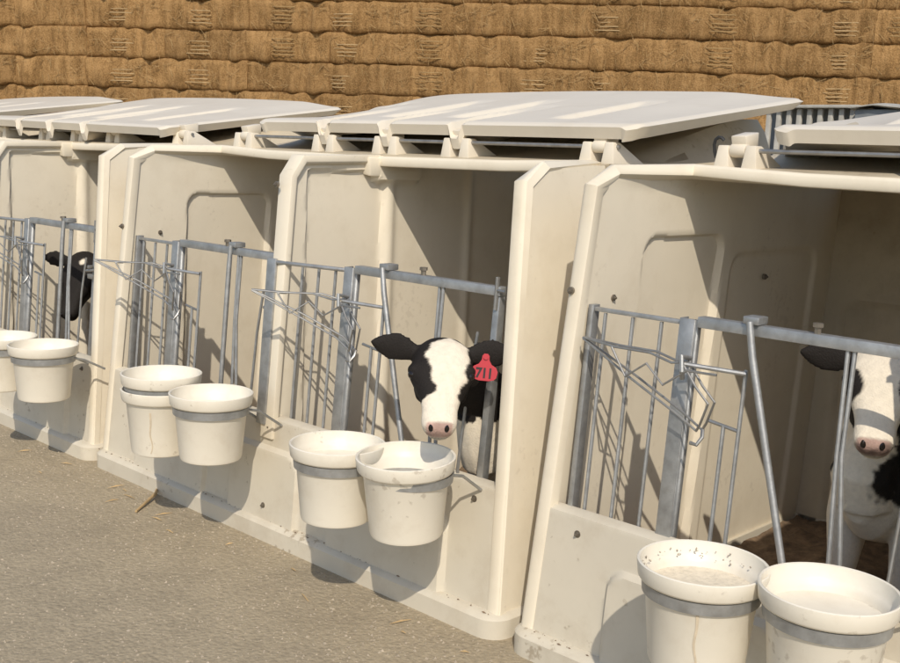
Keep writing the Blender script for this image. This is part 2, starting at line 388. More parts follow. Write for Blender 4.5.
def bolt_mb(axis):
    mb = MB()
    if axis == 'y':
        mb.tube([(0,.004,0),(0,-.004,0)], .0088, 12); mb.tube([(0,-.003,0),(0,-.009,0)], .0052, 6); mb.tube([(0,-.008,0),(0,-.013,0)], .0026, 8)
    else:
        mb.tube([(-.004,0,0),(.004,0,0)], .0080, 12); mb.tube([(.003,0,0),(.008,0,0)], .0045, 6); mb.tube([(.007,0,0),(.011,0,0)], .0024, 8)
    return mb

ZR = .835
def gy(z): return yf(z) + .034                      # gate plane just in front of the walls' edge
def bar(parent, name, x0, z0, x1, z1, r, dy=.0, n=8, m='zinc', flat=None):
    return part(name, MB().tube([(x0, gy(z0)+dy, z0), (x1, gy(z1)+dy, z1)], r, n, flat), m, parent)
def make_gate(root, ox, closed, swing, idx):
    """head-lock gate between two posts; ox = x of the compartment start"""
    X = lambda a: ox+a-.026
    fr = MB()
    # left post (folded strip) and light top rail up to the lock post, heavy rail beyond
    def strip(xa, xb, za, zb, d0, d1):
        fr.hexa([(xa,gy(za)+d0,za),(xb,gy(za)+d0,za),(xb,gy(za)+d1,za),(xa,gy(za)+d1,za),(xa,gy(zb)+d0,zb),(xb,gy(zb)+d0,zb),(xb,gy(zb)+d1,zb),(xa,gy(zb)+d1,zb)])
    x1 = .100 if idx == 0 else .120
    if idx == 0: strip(X(x1+.002), X(x1+.016), .345, ZR+.004, .000, .026)
    if idx == 0: strip(X(x1+.0185), X(.345), ZR-.010, ZR, .003, .012)
    else: fr.tube([(.9635, yf(ZR)-.014, ZR-.004), (X(.345), gy(ZR)+.008, ZR-.005)], .0065, 8)
    strip(X(.392), X(.938), ZR-.010, ZR+.013, -.004, .022)
    strip(X(.916), X(.936), .345, ZR-.011, .000, .024)
    g = part('front_gate', fr, 'zinc', root, bevel=.0015)
    if idx == 1:
        part('centre_post', MB().hexa([(.921,yf(.34)-.016,.34),(.963,yf(.34)-.016,.34),(.963,yf(.34)-.0155+.0095,.34),(.921,yf(.34)-.006,.34),(.921,yf(ZR)-.020,ZR+.006),(.963,yf(ZR)-.020,ZR+.006),(.963,yf(ZR)-.011,ZR+.006),(.921,yf(ZR)-.011,ZR+.006)]), 'zinc', root, bevel=.002)
    for a in (.145, .2205, .296): bar(g, 'bar', X(a), .34, X(a), ZR-.012, .0045, .010)
    pm = MB()
    def pstrip(xa, xb, za, zb, d0, d1): pm.hexa([(xa,gy(za)+d0,za),(xb,gy(za)+d0,za),(xb,gy(za)+d1,za),(xa,gy(za)+d1,za),(xa,gy(zb)+d0,zb),(xb,gy(zb)+d0,zb),(xb,gy(zb)+d1,zb),(xa,gy(zb)+d1,zb)])
    pstrip(X(.350), X(.386), .345, ZR+.006, -.006, -.001); pstrip(X(.350), X(.353), .345, ZR+.006, -.001, .026); pstrip(X(.383), X(.386), .345, ZR+.006, -.001, .026)
    part('lock_post', pm, 'zinc', g, bevel=.0008)
    # short bars between the lock post and the neck opening
    bar(g, 'bar', X(.476), .34, X(.476), .628, .0046, .008); bar(g, 'bar', X(.512), .34, X(.512), .752, .0046, .008)
    part('cross_bar', MB().tube([(X(.44),gy(.628)+.008,.632),(X(.515),gy(.628)+.008,.622)], .0042, 8), 'wire', g)
    # pivoting head-lock pipe
    xt, xb = (.706, .694) if closed else (.520, .650)
    pv = MB().tube([(X(xt), gy(ZR)-.016, ZR+.020), (X(xt+(xb-xt)*.12), gy(.78)-.017, .785), (X(xb), gy(.40)-.010, .385)], [.0070, .0080, .0076], 12)
    p = part('lock_pipe', pv, 'zinc', g)
    part('clevis', MB().box(X(xt)-.018, X(xt)+.018, gy(ZR)-.012, gy(ZR)+.028, ZR+.014, ZR+.030), 'zinc', g, bevel=.002)
    # hairpin rods that form the fixed side of the neck opening
    hp = MB().tube([(X(.722), gy(ZR)+.004, ZR-.008), (X(.728), gy(.62)+.002, .62), (X(.742), gy(.36)+.002, .36)], .0048, 8)
    part('neck_rod', hp, 'zinc', g)
    part('neck_rod', MB().tube([(X(.736), gy(ZR)+.004, ZR-.008), (X(.738), gy(.62)+.002, .62), (X(.768), gy(.36)+.002, .36)], .0048, 8), 'zinc', g)
    part('rail_bolt', MB().tube([(X(.655), gy(ZR)+.008, ZR+.012), (X(.655), gy(ZR)+.008, ZR+.030)], .007, 6).tube([(X(.655), gy(ZR)+.008, ZR+.026), (X(.655), gy(ZR)+.008, ZR+.034)], .011, 6), 'bolt', g)
    # latch rod with a hooked foot at the hinge side
    part('latch_rod', MB().tube([(X(.882), gy(.72)-.008, .73), (X(.872), gy(.6)-.014, .60), (X(.862), gy(.4)-.016, .375), (X(.868), gy(.36)-.016, .356), (X(.915), gy(.36)-.016, .352)], .0042, 8), 'wire', g)
    part('hinge_pin', MB().tube([(X(.926), gy(.80)-.002, .790), (X(.926), gy(.86)-.002, .872)], .006, 8).tube([(X(.926), gy(.84)-.002, ZR+.004), (X(.962), gy(.84)-.010, ZR+.004)], .005, 8), 'wire', g)
    part('clamp', MB().box(X(.905), X(.947), gy(.70)-.016, gy(.70)+.0, .655, .672).tube([(X(.895),gy(.68)-.012,.682),(X(.955),gy(.68)-.012,.690)], .006, 8).tube([(X(.93),gy(.68)-.005,.70),(X(.93),gy(.68)-.025,.70)], .007, 6), 'wire', g, bevel=.001)
    # bottle rack of bent wire, swung about the lock post
    ca, sa = math.cos(R(swing)), math.sin(R(swing)); x0 = X(.368); y0 = gy(.75)-.030
    def P(s, z, d=0):
        if s > 0: return (x0 - s*ca - d*sa, y0 - s*sa - d*ca*1, z)
        return (x0 - s, y0 - d, z)
    rk = MB(); wr = .0028
    for d in (0, .026):
        rk.tube([P(.245-.02*(d>0)*0, .766, d*.2), P(.10, .704, d), P(-.02, .648, d), P(-.072, .618, d*.8)], wr, 7)
        rk.tube([P(.245, .768, d*.2), P(.14, .764, d), P(.05, .765, d), P(-.005, .752, d), P(-.03, .757, d)], wr, 7)
        rk.tube([P(-.035, .750, d), P(-.075, .712, d+.012), P(-.108, .684, d+.016), P(-.088, .634, d+.008), P(-.076, .618, d)], wr, 7)
    rk.tube([P(.15, .762, .026), P(.10, .706, .040), P(.052, .742, .034), P(.004, .704, .040), P(-.045, .742, .03), P(-.11, .742, .02)], wr, 7)
    rk.tube([P(-.076, .618, .0), P(-.083, .604, .012), P(-.077, .588, .022), P(-.062, .590, .024)], .0042, 7)
    rk.tube([P(.15, .762, 0), P(.15, .762, .026)], wr, 7)
    part('bottle_rack', rk, 'wire', g)
    part('rack_clip', MB().tube([P(-.03, .762, -.006), P(-.03, .770, .03), P(-.036, .74, .034), P(-.03, .722, .02)], .0055, 8).tube([P(-.03,.752,.016), P(-.150,.745,-.030)], .005, 8), 'zinc', g)
    return g

def make_bucket(loc, label, tilt=(0,0), feed=False, handle=None, key='bucket', milk=None, drip=None):
    """loc: centre of the rim"""
    t = thing('bucket', (0,0,0), label, 'bucket', 'feed buckets on the hutch fronts')
    H = .196
    def pail():
        out = [(.0, 0), (.080, 0), (.086, .003), (.0885, .010), (.1020, .148), (.1035, .150), (.1045, .158), (.1130, .161), (.1165, .166), (.1195, .190), (.1195, .1945), (.1170, .196)]
        inn = [(.1135, .1945), (.1105, .172), (.1060, .166), (.1000, .158), (.0850, .010), (.0, .008)]
        return MB().lathe(out+inn, 56)
    b = part('pail', pail, 'bucket', t, key='pail', smooth=40)
    if milk is not None:
        part('contents', lambda: MB().lathe([(.0, .147), (.06, .146), (.0985, .149), (.0975, .139), (0, .137)], 40), 'feed' if feed else 'bucket', t, key='feedm' if feed else 'milkm')
    if feed:
        def crumbs():
            mb = MB(); rn = random.Random(5)
            for i in range(46):
                a = rn.gauss(2.5, .75); r = rn.uniform(.098, .112); z = rn.uniform(.166, .184); s = rn.uniform(.001, .0026); c = V((r*math.cos(a)*.985, r*math.sin(a)*.985, z))
                mb.add([c+V((s,0,0)), c-V((s,0,0)), c+V((0,s,0)), c-V((0,s,0)), c+V((0,0,s)), c-V((0,0,s))], [(0,2,4),(2,1,4),(1,3,4),(3,0,4),(2,0,5),(1,2,5),(3,1,5),(0,3,5)])
            return mb
        part('crumbs', crumbs, 'bolt', t, key='crumbs')
    if drip is not None:
        mb = MB(); vs = []; n_ = 14
        for i in range(n_+1):
            z = .140-.125*i/n_; r = .0890+(z-.010)/.138*.0135+.0009; am = drip+.05*math.sin(i*.7)*i/n_; wd = .026*(1-.45*i/n_)
            for e in (-wd, wd): vs.append((r*math.cos(am+e), r*math.sin(am+e), z))
        b0 = len(vs); vs += [(x*.988, y*.988, z) for x, y, z in vs]
        fs = []
        for i in range(n_):
            fs += [(2*i, 2*i+1, 2*i+3, 2*i+2), (b0+2*i+2, b0+2*i+3, b0+2*i+1, b0+2*i), (2*i+1, b0+2*i+1, b0+2*i+3, 2*i+3), (2*i, 2*i+2, b0+2*i+2, b0+2*i)]
        part('dried_drip', mb.add(vs, fs), 'drip', t)
    if handle is not None:
        a0 = handle; pts = []
        for i in range(15):
            f = math.pi*i/14; r = .109
            ang = a0-math.pi/2+f
            pts.append((r*1.0*math.cos(ang), r*1.0*math.sin(ang), .155-.10*math.sin(f)))
        part('bail_handle', MB().tube(pts, .0024, 6), 'wire', t)
    t.location = (V(loc)-V((0,0,H)))*S; t.rotation_euler = (tilt[0], tilt[1], 0)
    return t

def bucket_ring(root, loc, ax):
    """flat steel hoop under the rim and its arms back to the front wall"""
    c = V(loc)+V((0,0,-.048)); rg = part('bucket_ring', MB().lathe([(.1035,-.012),(.1075,-.012),(.1095,.010),(.1055,.010),(.1035,-.012)], 48, c), 'zinc', root)
    for sx in (1, -1):
        part('ring_arm', MB().tube([(c.x+sx*.074, c.y+.076, c.z), (c.x+sx*.066, c.y+.12, c.z-.012), (c.x+sx*.062, yf(.345)-.003, .350)], .0040, 8), 'zinc', rg)

def bolt_at(root, x, y, z, axis='y'):
    part('bolt', lambda: bolt_mb(axis), 'bolt', root, key='bolt'+axis, loc=(x, y, z))

def make_hutch(ox, label, gates, lid_rot=(0,0,0), lid_off=(0,0,0), strap=False):
    t = thing('calf_hutch', (ox, 0, 0), label, 'calf hutch', 'double calf hutches in the row')
    part('side_wall', lambda: side_wall(False), 'plastic', t, key='wl')
    part('side_wall', lambda: side_wall(True), 'plastic', t, key='wr')
    part('partition', partition, 'plastic', t, key='pt')
    part('partition_flange', part_flange, 'plastic', t, key='pf', bevel=.002)
    part('back_wall', back_wall, 'darkcream', t, key='bw')
    part('front_panel', front_panel, 'front', t, key='fp')
    part('base_skirt', base_skirt, 'front', t, key='bs')
    part('front_frame', frame_mb, 'plastic', t, key='ff')
    part('roof', roof, 'darkcream', t, key='rf')
    l = part('roof_lid', lid, 'lid', t, key='lid'); l.rotation_euler = lid_rot; pv = V((0, .482, 1.204)); l.location = (V(lid_off) + (pv - l.rotation_euler.to_matrix() @ pv if lid_rot[0] else V((0,0,0))))*S
    part('hinge_rod', lambda: MB().tube([(.17,.482,1.204),(WU-.06,.482,1.204)], .0055, 8), 'wire', t, key='hr')
    for hx in HX:
        k = part('hinge', hinge_knuckle, 'lid', t, key='hk', bevel=.003, loc=(hx, .482, 1.164))
        for s in (-.037, .037): part('hinge_post', hinge_post, 'lid', k, key='hp', bevel=.003, loc=(s, 0, 0))
    # moulded gussets where the roof lip meets the wings
    for gx in (.967,): part('roof_gusset', lambda: MB().hexa([(XP-.03,.385,1.10),(XP+.034,.395,1.088),(XP+.034,.60,1.088),(XP-.03,.60,1.10),(XP-.03,.375,1.150),(XP+.040,.385,1.150),(XP+.040,.61,1.150),(XP-.03,.61,1.150)]), 'plastic', t, key='gus', bevel=.008)
    for x, y, z in ((.139, yf(.319)+.002, .319), (.975, yf(.335)-.0, .335), (.99, yf(.10)-.014, .10), (1.816, yf(.322)+.002, .322), (XP-.012, .068, 1.06)):
        bolt_at(t, x, y, z)
    for y, z in ((.217, .847), (.95, .86)): bolt_at(t, xin(z, y), y, z, 'x')
    bolt_at(t, .052, yf(.86)-.005, .87)
    for i, (gx, closed, swing) in enumerate(gates): make_gate(t, gx, closed, swing, i)
    if strap:
        part('rubber_strap', MB().tube([(HX[0]-.056,.470,1.185),(HX[0]-.059,.466,1.200),(HX[0]-.060,.463,1.216),(HX[0]-.056,.461,1.228),(HX[0]-.048,.460,1.234),(HX[0]-.040,.461,1.233),(HX[0]-.034,.463,1.227)], .0042, 8), 'rubber', t)
    return t

A = make_hutch(0, 'cream double calf hutch nearest the camera, cut off by the right edge', [(0, False, 0), (.895, False, 20)], strap=True, lid_rot=(R(-3.2), 0, 0))
B = make_hutch(-2, 'cream double calf hutch in the middle of the row, seen whole', [(0, True, 41), (.895, False, 41)])
C = make_hutch(-4, 'cream double calf hutch at the left, its right half in view', [(0, True, 30), (.895, True, 35)], lid_rot=(0, R(.9), 0), lid_off=(-.17, -.05, .0))
D = make_hutch(-6, 'farthest cream hutch, only its roof lid showing at the left edge', [(0, True, 30), (.895, True, 35)], lid_rot=(0, R(-.4), 0), lid_off=(-.1, 0, 0))

# ------------------------------------------------------------------ buckets
RIM = .452
def put(x, y, root, ox, label, z=RIM, **k):
    bucket_ring(root, (x-ox, y, z), 1)
    return make_bucket((x, y, z), label, **k)
put(.606, -.205, A, 0, 'bucket with dark feed crumbs inside its rim, under the nearest gate', feed=True, milk=1, drip=R(-62))
put(.828, -.165, A, 0, 'nearest bucket, at the bottom right corner of the picture', z=.462, milk=1)
put(-.435, -.195, B, -2, 'left of the two buckets below the calf with the red ear tag', milk=1)
put(-.225, -.152, B, -2, 'bucket right below the nose of the calf with the red ear tag', z=.460, tilt=(R(3), 0))
nest = put(-1.27, -.180, B, -2, 'upper bucket nested in another, beside the bare gate without a calf', z=.487, milk=1)
make_bucket((-1.27, -.180, .440), 'lower bucket of a nested pair, under the bare gate without a calf', drip=R(-50))
put(-1.03, -.165, B, -2, 'single bucket right of the nested pair, by the middle post', z=.468, milk=1)
put(-2.075, -.160, C, -4, 'right of the two far buckets, below the black calf', z=.452, milk=1)
put(-2.33, -.190, C, -4, 'leftmost bucket, half cut off by the left edge of the picture', z=.448, milk=1)

# ------------------------------------------------------------------ bedding inside the hutches
def bedding():
    def P(u, v):
        x = .05+u*(WU-.1); y = .06+v*1.3
        z = .045 + .030*noise.noise(V((x*4, y*4, 1))) + .014*noise.noise(V((x*19, y*19, 3))) + .008*noise.noise(V((x*60, y*60, 3))) + .02*v
        return V((x, y, max(.012, z)))
    def o(u, v): return V((0, 0, -.011))
    return MB().slab(P, 120, 80, o)
for ox, wh in ((0, 'nearest'), (-2, 'middle'), (-4, 'left')):
    o = part('straw_bedding', bedding, 'bed', key='bed', loc=(ox, 0, 0)); tag(o, 'dark trodden straw bedding inside the %s hutch' % wh, 'bedding', kind='stuff')

def skirt_dirt():
    mb = MB(); rnd = random.Random(13)
    for i in range(170):
        ox = rnd.choice((0, -2, -2, -4)); x = ox+rnd.uniform(0, WU); y = rnd.uniform(.004, .016); s = rnd.uniform(.001, .0034)
        e = rnd.uniform(1, 2.6)
        mb.add([(x+s*e,y,.0595),(x-s*e,y,.0595),(x,y+s,.0595),(x,y-s,.0595),(x,y,.0605+s*.5)], [(0,2,4),(2,1,4),(1,3,4),(3,0,4)])
    return mb
o = part('skirt_dirt', skirt_dirt(), 'bed', smooth=0); tag(o, 'crumbs of dirt lying on the ledges along the hutch bases', 'dirt', kind='stuff')

# ------------------------------------------------------------------ calves
def sections(mb, secs, n=20):
    """secs: (centre, axis a, axis b, half a, half b up, half b down, squareness)"""
    vs = []; fs = []; k = len(secs)
    for c, a, b, ha, hu, hd, ex in secs:
        for j in range(n):
            t = 2*math.pi*j/n; ct, st = math.cos(t), math.sin(t)
            x = math.copysign(abs(ct)**(2/ex), ct); y = math.copysign(abs(st)**(2/ex), st)
            hw = ha*(1 if y > 0 else 1-.30*(-y))
            vs.append(c + a*(x*hw) + b*(y*(hu if y > 0 else hd)))
    for i in range(k-1):
        for j in range(n): fs.append((i*n+j, i*n+(j+1)%n, (i+1)*n+(j+1)%n, (i+1)*n+j))
    fs.append(tuple(range(n-1,-1,-1))); fs.append(tuple((k-1)*n+j for j in range(n)))
    mb.add(vs, fs)

BLACK = V((.014, .011, .009)); WHITE = V((.74, .66, .53)); PINK = V((.50, .335, .275)); DARK = V((.03, .022, .018))
def make_calf(label, org, body_yaw, poll, nose, coat, L=None, ears=((0,0),(0,0)), voxel=.0052, legs=True, kk=1, ear_t=.06, bs=1):
    poll, nose = V(poll), V(nose); org = V(org)
    a = (nose-poll); L = a.length; a.normalize()
    lat = a.cross(V((0,0,1))).normalized()          # calf's own side axis (image left when it faces us is -lat)
    nrm = lat.cross(a).normalized()
    k = L/.25*kk
    c0 = poll - nrm*.040*k
    H = lambda t, s=0, h=0: c0 + a*(t*L) + lat*(s*k) + nrm*(h*k)
    mb = MB()
    head = [(-.16,.020,.010,.035), (-.11,.042,.024,.060), (-.02,.060,.036,.085), (.12,.071,.043,.105), (.27,.076,.045,.115), (.38,.074,.042,.112), (.50,.060,.036,.094),
            (.63,.048,.030,.074), (.76,.0415,.026,.060), (.87,.0425,.026,.054), (.95,.041,.023,.050), (1.01,.034,.016,.042), (1.035,.020,.008,.026)]
    sections(mb, [(H(t), lat, nrm, w_*k, u_*k, d_*k, 2.35) for t, w_, u_, d_ in head], 24)
    # brow ridges, eyes sockets, cheeks, nostril wings
    for s in (-1, 1):
        mb.tube([H(.22, s*.050, .016), H(.30, s*.064, .012), H(.40, s*.062, .006)], [.016*k, .020*k, .012*k], 10)
        mb.tube([H(.28, s*.036, -.055), H(.46, s*.034, -.052)], [.034*k, .026*k], 10)
        mb.tube([H(.90, s*.022, .012), H(.985, s*.024, .006)], [.014*k, .014*k], 10)
        up_, fwd = ears[0 if s < 0 else 1]
        d = (lat*s + nrm*up_ - a*.10 + V((0,0,1))*fwd).normalized()
        fh = V((a.x, a.y, 0)).normalized(); e0 = H(ear_t, s*.050, .004); b_ = d.cross(fh).normalized(); cdir = d.cross(b_)
        secs = []
        for q, wd in ((0,.016), (.14,.022), (.35,.034), (.58,.037), (.80,.026), (.93,.013), (1.0,.004)):
            secs.append((e0 + d*(q*.128*k) - V((0,0,1))*(.010*q*q*k), b_, cdir, wd*k, (.009 if q < .3 else .0075)*k, (.009 if q < .3 else .0075)*k, 2.0))
        sections(mb, secs, 14)
    # body
    Rb = Matrix.Rotation(body_yaw, 3, 'Z'); W = lambda x, y, z: org + Rb @ V((x*bs, y*bs, z*bs))
    bx, bz = Rb @ V((1,0,0)), V((0,0,1))
    secs = [(W(0,.0,.46), .05,.06,.07), (W(0,.045,.47), .092,.115,.13), (W(0,.13,.48), .118,.165,.165), (W(0,.24,.48), .125,.175,.165), (W(0,.40,.475), .138,.165,.175), (W(0,.55,.485), .138,.160,.165), (W(0,.67,.505), .125,.145,.13), (W(0,.745,.525), .085,.10,.09), (W(0,.77,.54), .04,.05,.05)]
    sections(mb, [(c, bx, bz, hw*bs, hu*bs, hd*bs, 2.2) for c, hw, hu, hd in secs], 24)
    nb = W(0, .13, .535); nh = H(.02, 0, -.045)
    mid = nb.lerp(nh, .55) + V((0,0,.015))
    mb.tube([nb + Rb @ V((0,.06,-.02)), nb, mid, nh, H(.12,0,-.05)], [.13*bs, .125*bs, .086*bs, .070*k, .050*k], 20)
    mb.tube([W(0,.04,.43), W(0,.02,.50), mid - V((0,0,.05))], [.07, .075, .05], 14)
    if legs:
        for s in (-1, 1):
            mb.tube([W(s*.040,.150,.56), W(s*.068,.135,.47), W(s*.080,.118,.36), W(s*.076,.10,.225), W(s*.075,.102,.20), W(s*.074,.108,.10), W(s*.074,.10,.065), W(s*.075,.088,.035)], [.03, .062, .052, .031, .030, .0205, .026, .024], 14)
            mb.tube([W(s*.045,.61,.58), W(s*.070,.60,.49), W(s*.092,.58,.40), W(s*.095,.66,.27), W(s*.090,.715,.225), W(s*.088,.69,.11), W(s*.088,.675,.065), W(s*.088,.66,.035)], [.04, .085, .072, .042, .034, .022, .027, .024], 14)
        mb.tube([W(0,.755,.60), W(0,.80,.52), W(0,.79,.36), W(0,.78,.26)], [.018, .014, .012, .018], 8)
    me = mb.mesh('calf', 'fur', smooth=0)
    tmp = bpy.data.objects.new('tmp', me); COL.objects.link(tmp)
    r = tmp.modifiers.new('r', 'REMESH'); r.mode = 'VOXEL'; r.voxel_size = voxel*S; r.use_smooth_shade = True
    sm = tmp.modifiers.new('s', 'SMOOTH'); sm.factor = .5; sm.iterations = 9
    dg = bpy.context.evaluated_depsgraph_get(); me2 = bpy.data.meshes.new_from_object(tmp.evaluated_get(dg))
    bpy.data.objects.remove(tmp)
    me2.name = 'calf_body'; me2.materials.clear(); me2.materials.append(M['fur']); me2.shade_smooth()
    at = me2.attributes.new('coat', 'FLOAT_COLOR', 'POINT'); vals = []
    Rbi = Rb.transposed()
    for v in me2.vertices:
        p = v.co/S; d = p-c0
        t = d.dot(a)/L; s_ = d.dot(lat)/k; h = d.dot(nrm)/k
        q = Rbi @ (p-org); nn = noise.noise(p*26)*.010 + noise.noise(p*70)*.005
        onhead = -.3 < t < 1.2 and abs(s_) < .2 and -.16 < h < .1 and (h > -.125 or t > .1)
        c = coat(onhead, t, s_, h, q, nn)
        vals += [c.x, c.y, c.z, 1]
    at.data.foreach_set('color', vals)
    root = bpy.data.objects.new('calf', me2); COL.objects.link(root)
    # re-origin at the hooves
    me2.transform(Matrix.Translation(-org*S)); root.location = org*S
    tag(root, label, 'calf')
    def child(name, m_, mat_):
        m_.v = [p-org for p in m_.v]; return part(name, m_, mat_, root)
    for s in (-1, 1):
        mbe = MB(); c = H(.345, s*.0655, .011); nE = (lat*s*.8+nrm*.6).normalized()
        ring = []
        mbe.lathe([(0,.0135),(.006,.0120),(.0105,.0085),(.0130,.004),(.0135,0),(.0130,-.004),(.0105,-.0085),(.006,-.012),(0,-.0135)], 20)
        mbe.v = [c + p*k for p in mbe.v]; child('eye', mbe, 'eye')
        mn = MB(); mn.lathe([(0,.004),(.0045,.003),(.0062,0),(.0045,-.003),(0,-.004)], 12)
        cn = H(1.003, s*.0185, .013); ax = (nrm*.55+a*.8+lat*s*.4).normalized(); qt = ax.to_track_quat('Z','Y').to_matrix()
        mn.v = [cn + (qt @ V((p.x*1.0, p.y*1.5, p.z)))*k for p in mn.v]; child('nostril', mn, 'eye')
    if legs:
        for lx, ly in ((.075,.084), (-.075,.084), (.088,.656), (-.088,.656)):
            c = W(lx, ly, 0); mh = MB()
            f2 = Rb @ V((0,-1,0)); b2 = Rb @ V((1,0,0))
            mh.hexa([c+b2*-.027+f2*.030+bz*.026, c+b2*.027+f2*.030+bz*.026, c+b2*.026-f2*.022+bz*.026, c+b2*-.026-f2*.022+bz*.026,
                     c+b2*-.021+f2*.014+bz*.052, c+b2*.021+f2*.014+bz*.052, c+b2*.021-f2*.020+bz*.05, c+b2*-.021-f2*.020+bz*.05])
            m_ = mh; m_.v = [p-org for p in m_.v]; part('hoof', m_, 'hoof', root, bevel=.005)
    return root, H, a, lat, nrm, k

def mixc(x, e=.004): return sstep(-e, e, x)
BS = 1
def coat_B(on, t, s, h, q, n):
    if on:
        pk = mixc(t-.955, .012)*mixc(h+.016, .005)*mixc(.031-abs(s)+n*.3, .004)
        if pk > .02: return WHITE.lerp(PINK, pk).lerp(DARK, .25*sstep(-.004,.008,n))
        if t > .9 and h < -.014: return WHITE.lerp(DARK, .5*mixc(.004-abs(h+.021), .002)*sstep(.9,.96,t))
        lim = .033 + .016*(1-sstep(.0, .40, abs(t-.18))) + .035*sstep(.60, .74, t)
        if t < .08: lim *= sstep(-.13, .02, t)
        c = s*BS+.016*(1-sstep(.4, .75, t))
        lim2 = lim - (.012*sstep(.45,.6,t)*(1-sstep(.8,.95,t)) if s*BS > 0 else 0)
        w_ = mixc(lim2-abs(c)+n, .003)*mixc(h+.020+.05*sstep(.6,.8,t)+n, .006)
        return BLACK.lerp(WHITE, w_)
    if abs(s) > .055 and t < .35 and t > -.4 and h > -.09: return BLACK
    # neck black, chest and legs white
    if q.z < .50+n*2 - .10*sstep(.1,.3,q.y): return WHITE
    return WHITE if (.26+n*3 < q.y < .42+n*4) else BLACK
def coat_A(on, t, s, h, q, n):
    if on:
        pk = mixc(t-.955, .012)*mixc(h+.016, .005)*mixc(.033-abs(s)+n*.3, .004)
        if pk > .02: return WHITE.lerp(PINK, pk).lerp(DARK, .2+.5*sstep(-.002,.004,n))
        if t > .9 and h < -.014: return WHITE.lerp(DARK, .5*mixc(.004-abs(h+.021), .002)*sstep(.9,.96,t))
        eye = math.hypot((t-.40)*.25*.8, (abs(s)-.074))-.040
        w_ = mixc(eye+n, .003)
        if abs(s) > .058 and t < .30: w_ = 0 if not (h < -.01 and s < 0 and .10 < t) else .8
        return BLACK.lerp(WHITE, w_)
    if -.25 < t < .3 and abs(s) > .05 and h > -.07:
        return V((.5,.42,.32)) if (h < -.022 and s < 0) else BLACK
    if q.y < .22:                     # fore end: white chest and legs, black on the neck sides
        m1 = mixc(math.hypot(q.x+.105, (q.z-.53)*.8)-.048+n*1.5, .006); m2 = mixc(max(.055-q.x, abs(q.z-.52)-.075)+n*2, .006)
        return BLACK.lerp(WHITE, min(m1, m2))
    b = noise.noise(V((q.x*5+2.2, q.y*4+.7, q.z*5)))
    c = BLACK.lerp(WHITE, mixc(b+.12+n*2, .03))
    if q.z < .40: c = WHITE
    return c
def coat_C(on, t, s, h, q, n):
    if on:
        sp_ = math.hypot((t-.12)*.25, s+.02)-.014
        return WHITE.lerp(BLACK, mixc(sp_+n, .004)) if h > 0 else BLACK
    return BLACK if q.z > .36+n*2 else WHITE

pollB = atY(443, 342, -.035); noseB = atY(439, 422, -.150)
cb, H, a, lat, nrm, k = make_calf('black and white calf with a red ear tag, head out through the gate', (-.285, .17, 0), 0, pollB, noseB, coat_B, ears=((.05, .06), (.10, .16)), kk=1.14, bs=.84)
# ear tag: flask-shaped red plate with its number, hanging from the ear at the right of the picture
def ear_tag():
    s = 1 if (H(.02, .1)-H(.02, 0)).dot(RT) > 0 else -1
    c = atY(484.5, 371, H(.05, s*.10, .0).y-.035)
    fx = RT; fz = UP; fy = -FW
    outline = [(-.017,-.020),(-.021,-.014),(-.0225,.0),(-.019,.010),(-.011,.016),(-.0065,.026),(-.006,.036),(-.003,.041),(.003,.041),(.006,.036),(.0065,.026),(.011,.016),(.019,.010),(.0225,0),(.021,-.014),(.017,-.020),(.008,-.023),(-.008,-.023)]
    rot = Matrix.Rotation(R(-6), 3, fy)
    n = len(outline); mb = MB()
    P = lambda x, z, d: c + rot @ (fx*(x*1.42) + fz*(z*1.02) + fy*d)
    vs = [P(x, z, .0015) for x, z in outline] + [P(x, z, -.0015) for x, z in outline]
    fs = [tuple(range(n)), tuple(range(2*n-1, n-1, -1))] + [(i, (i+1) % n, n+(i+1) % n, n+i) for i in range(n)]
    mb.add(vs, fs)
    org = V((-.285, .17, 0)); mb.v = [p-org for p in mb.v]
    tg = part('ear_tag', mb, 'tag', cb); tag(tg, 'red plastic ear tag numbered 711')
    st = MB().tube([P(0,.033,.0015), P(0,.033,.006)], .0062, 12); st.v = [p-org for p in st.v]; part('tag_stud', st, 'tag', tg)
    cu = bpy.data.curves.new('tag_number', 'FONT'); cu.body = '711'; cu.align_x = 'CENTER'; cu.align_y = 'CENTER'; cu.size = .030*S; cu.extrude = .0003*S; cu.offset = .0010*S; cu.space_character = .92
    to = bpy.data.objects.new('tmp', cu); COL.objects.link(to)
    me = bpy.data.meshes.new_from_object(to.evaluated_get(bpy.context.evaluated_depsgraph_get())); bpy.data.objects.remove(to)
    mm = Matrix((rot @ fx, (rot @ fz)*1.12, fy)).transposed().to_4x4(); mm.translation = (P(0, -.006, .0022)-org)*S
    me.transform(mm); me.materials.clear(); me.materials.append(M['ink'])
    o = bpy.data.objects.new('tag_number', me); COL.objects.link(o); o.parent = tg
ear_tag()

pollA = atY(886, 350, .36); noseA = atY(873, 438, .215)
make_calf('white-faced calf with black ears standing behind the nearest gate', (.615, .43, 0), R(-6), pollA, noseA, coat_A, ears=((.0, -.02), (.1, .05)), kk=1.14, ear_t=.08)
pollC = atY(80, 256, .34); noseC = atY(63, 312, .22)
make_calf('black calf at the far left, half hidden behind the hutch flank', (-2.52, .42, 0), R(8), pollC, noseC, coat_C, ears=((.1, .1), (.1, .1)), voxel=.0065)

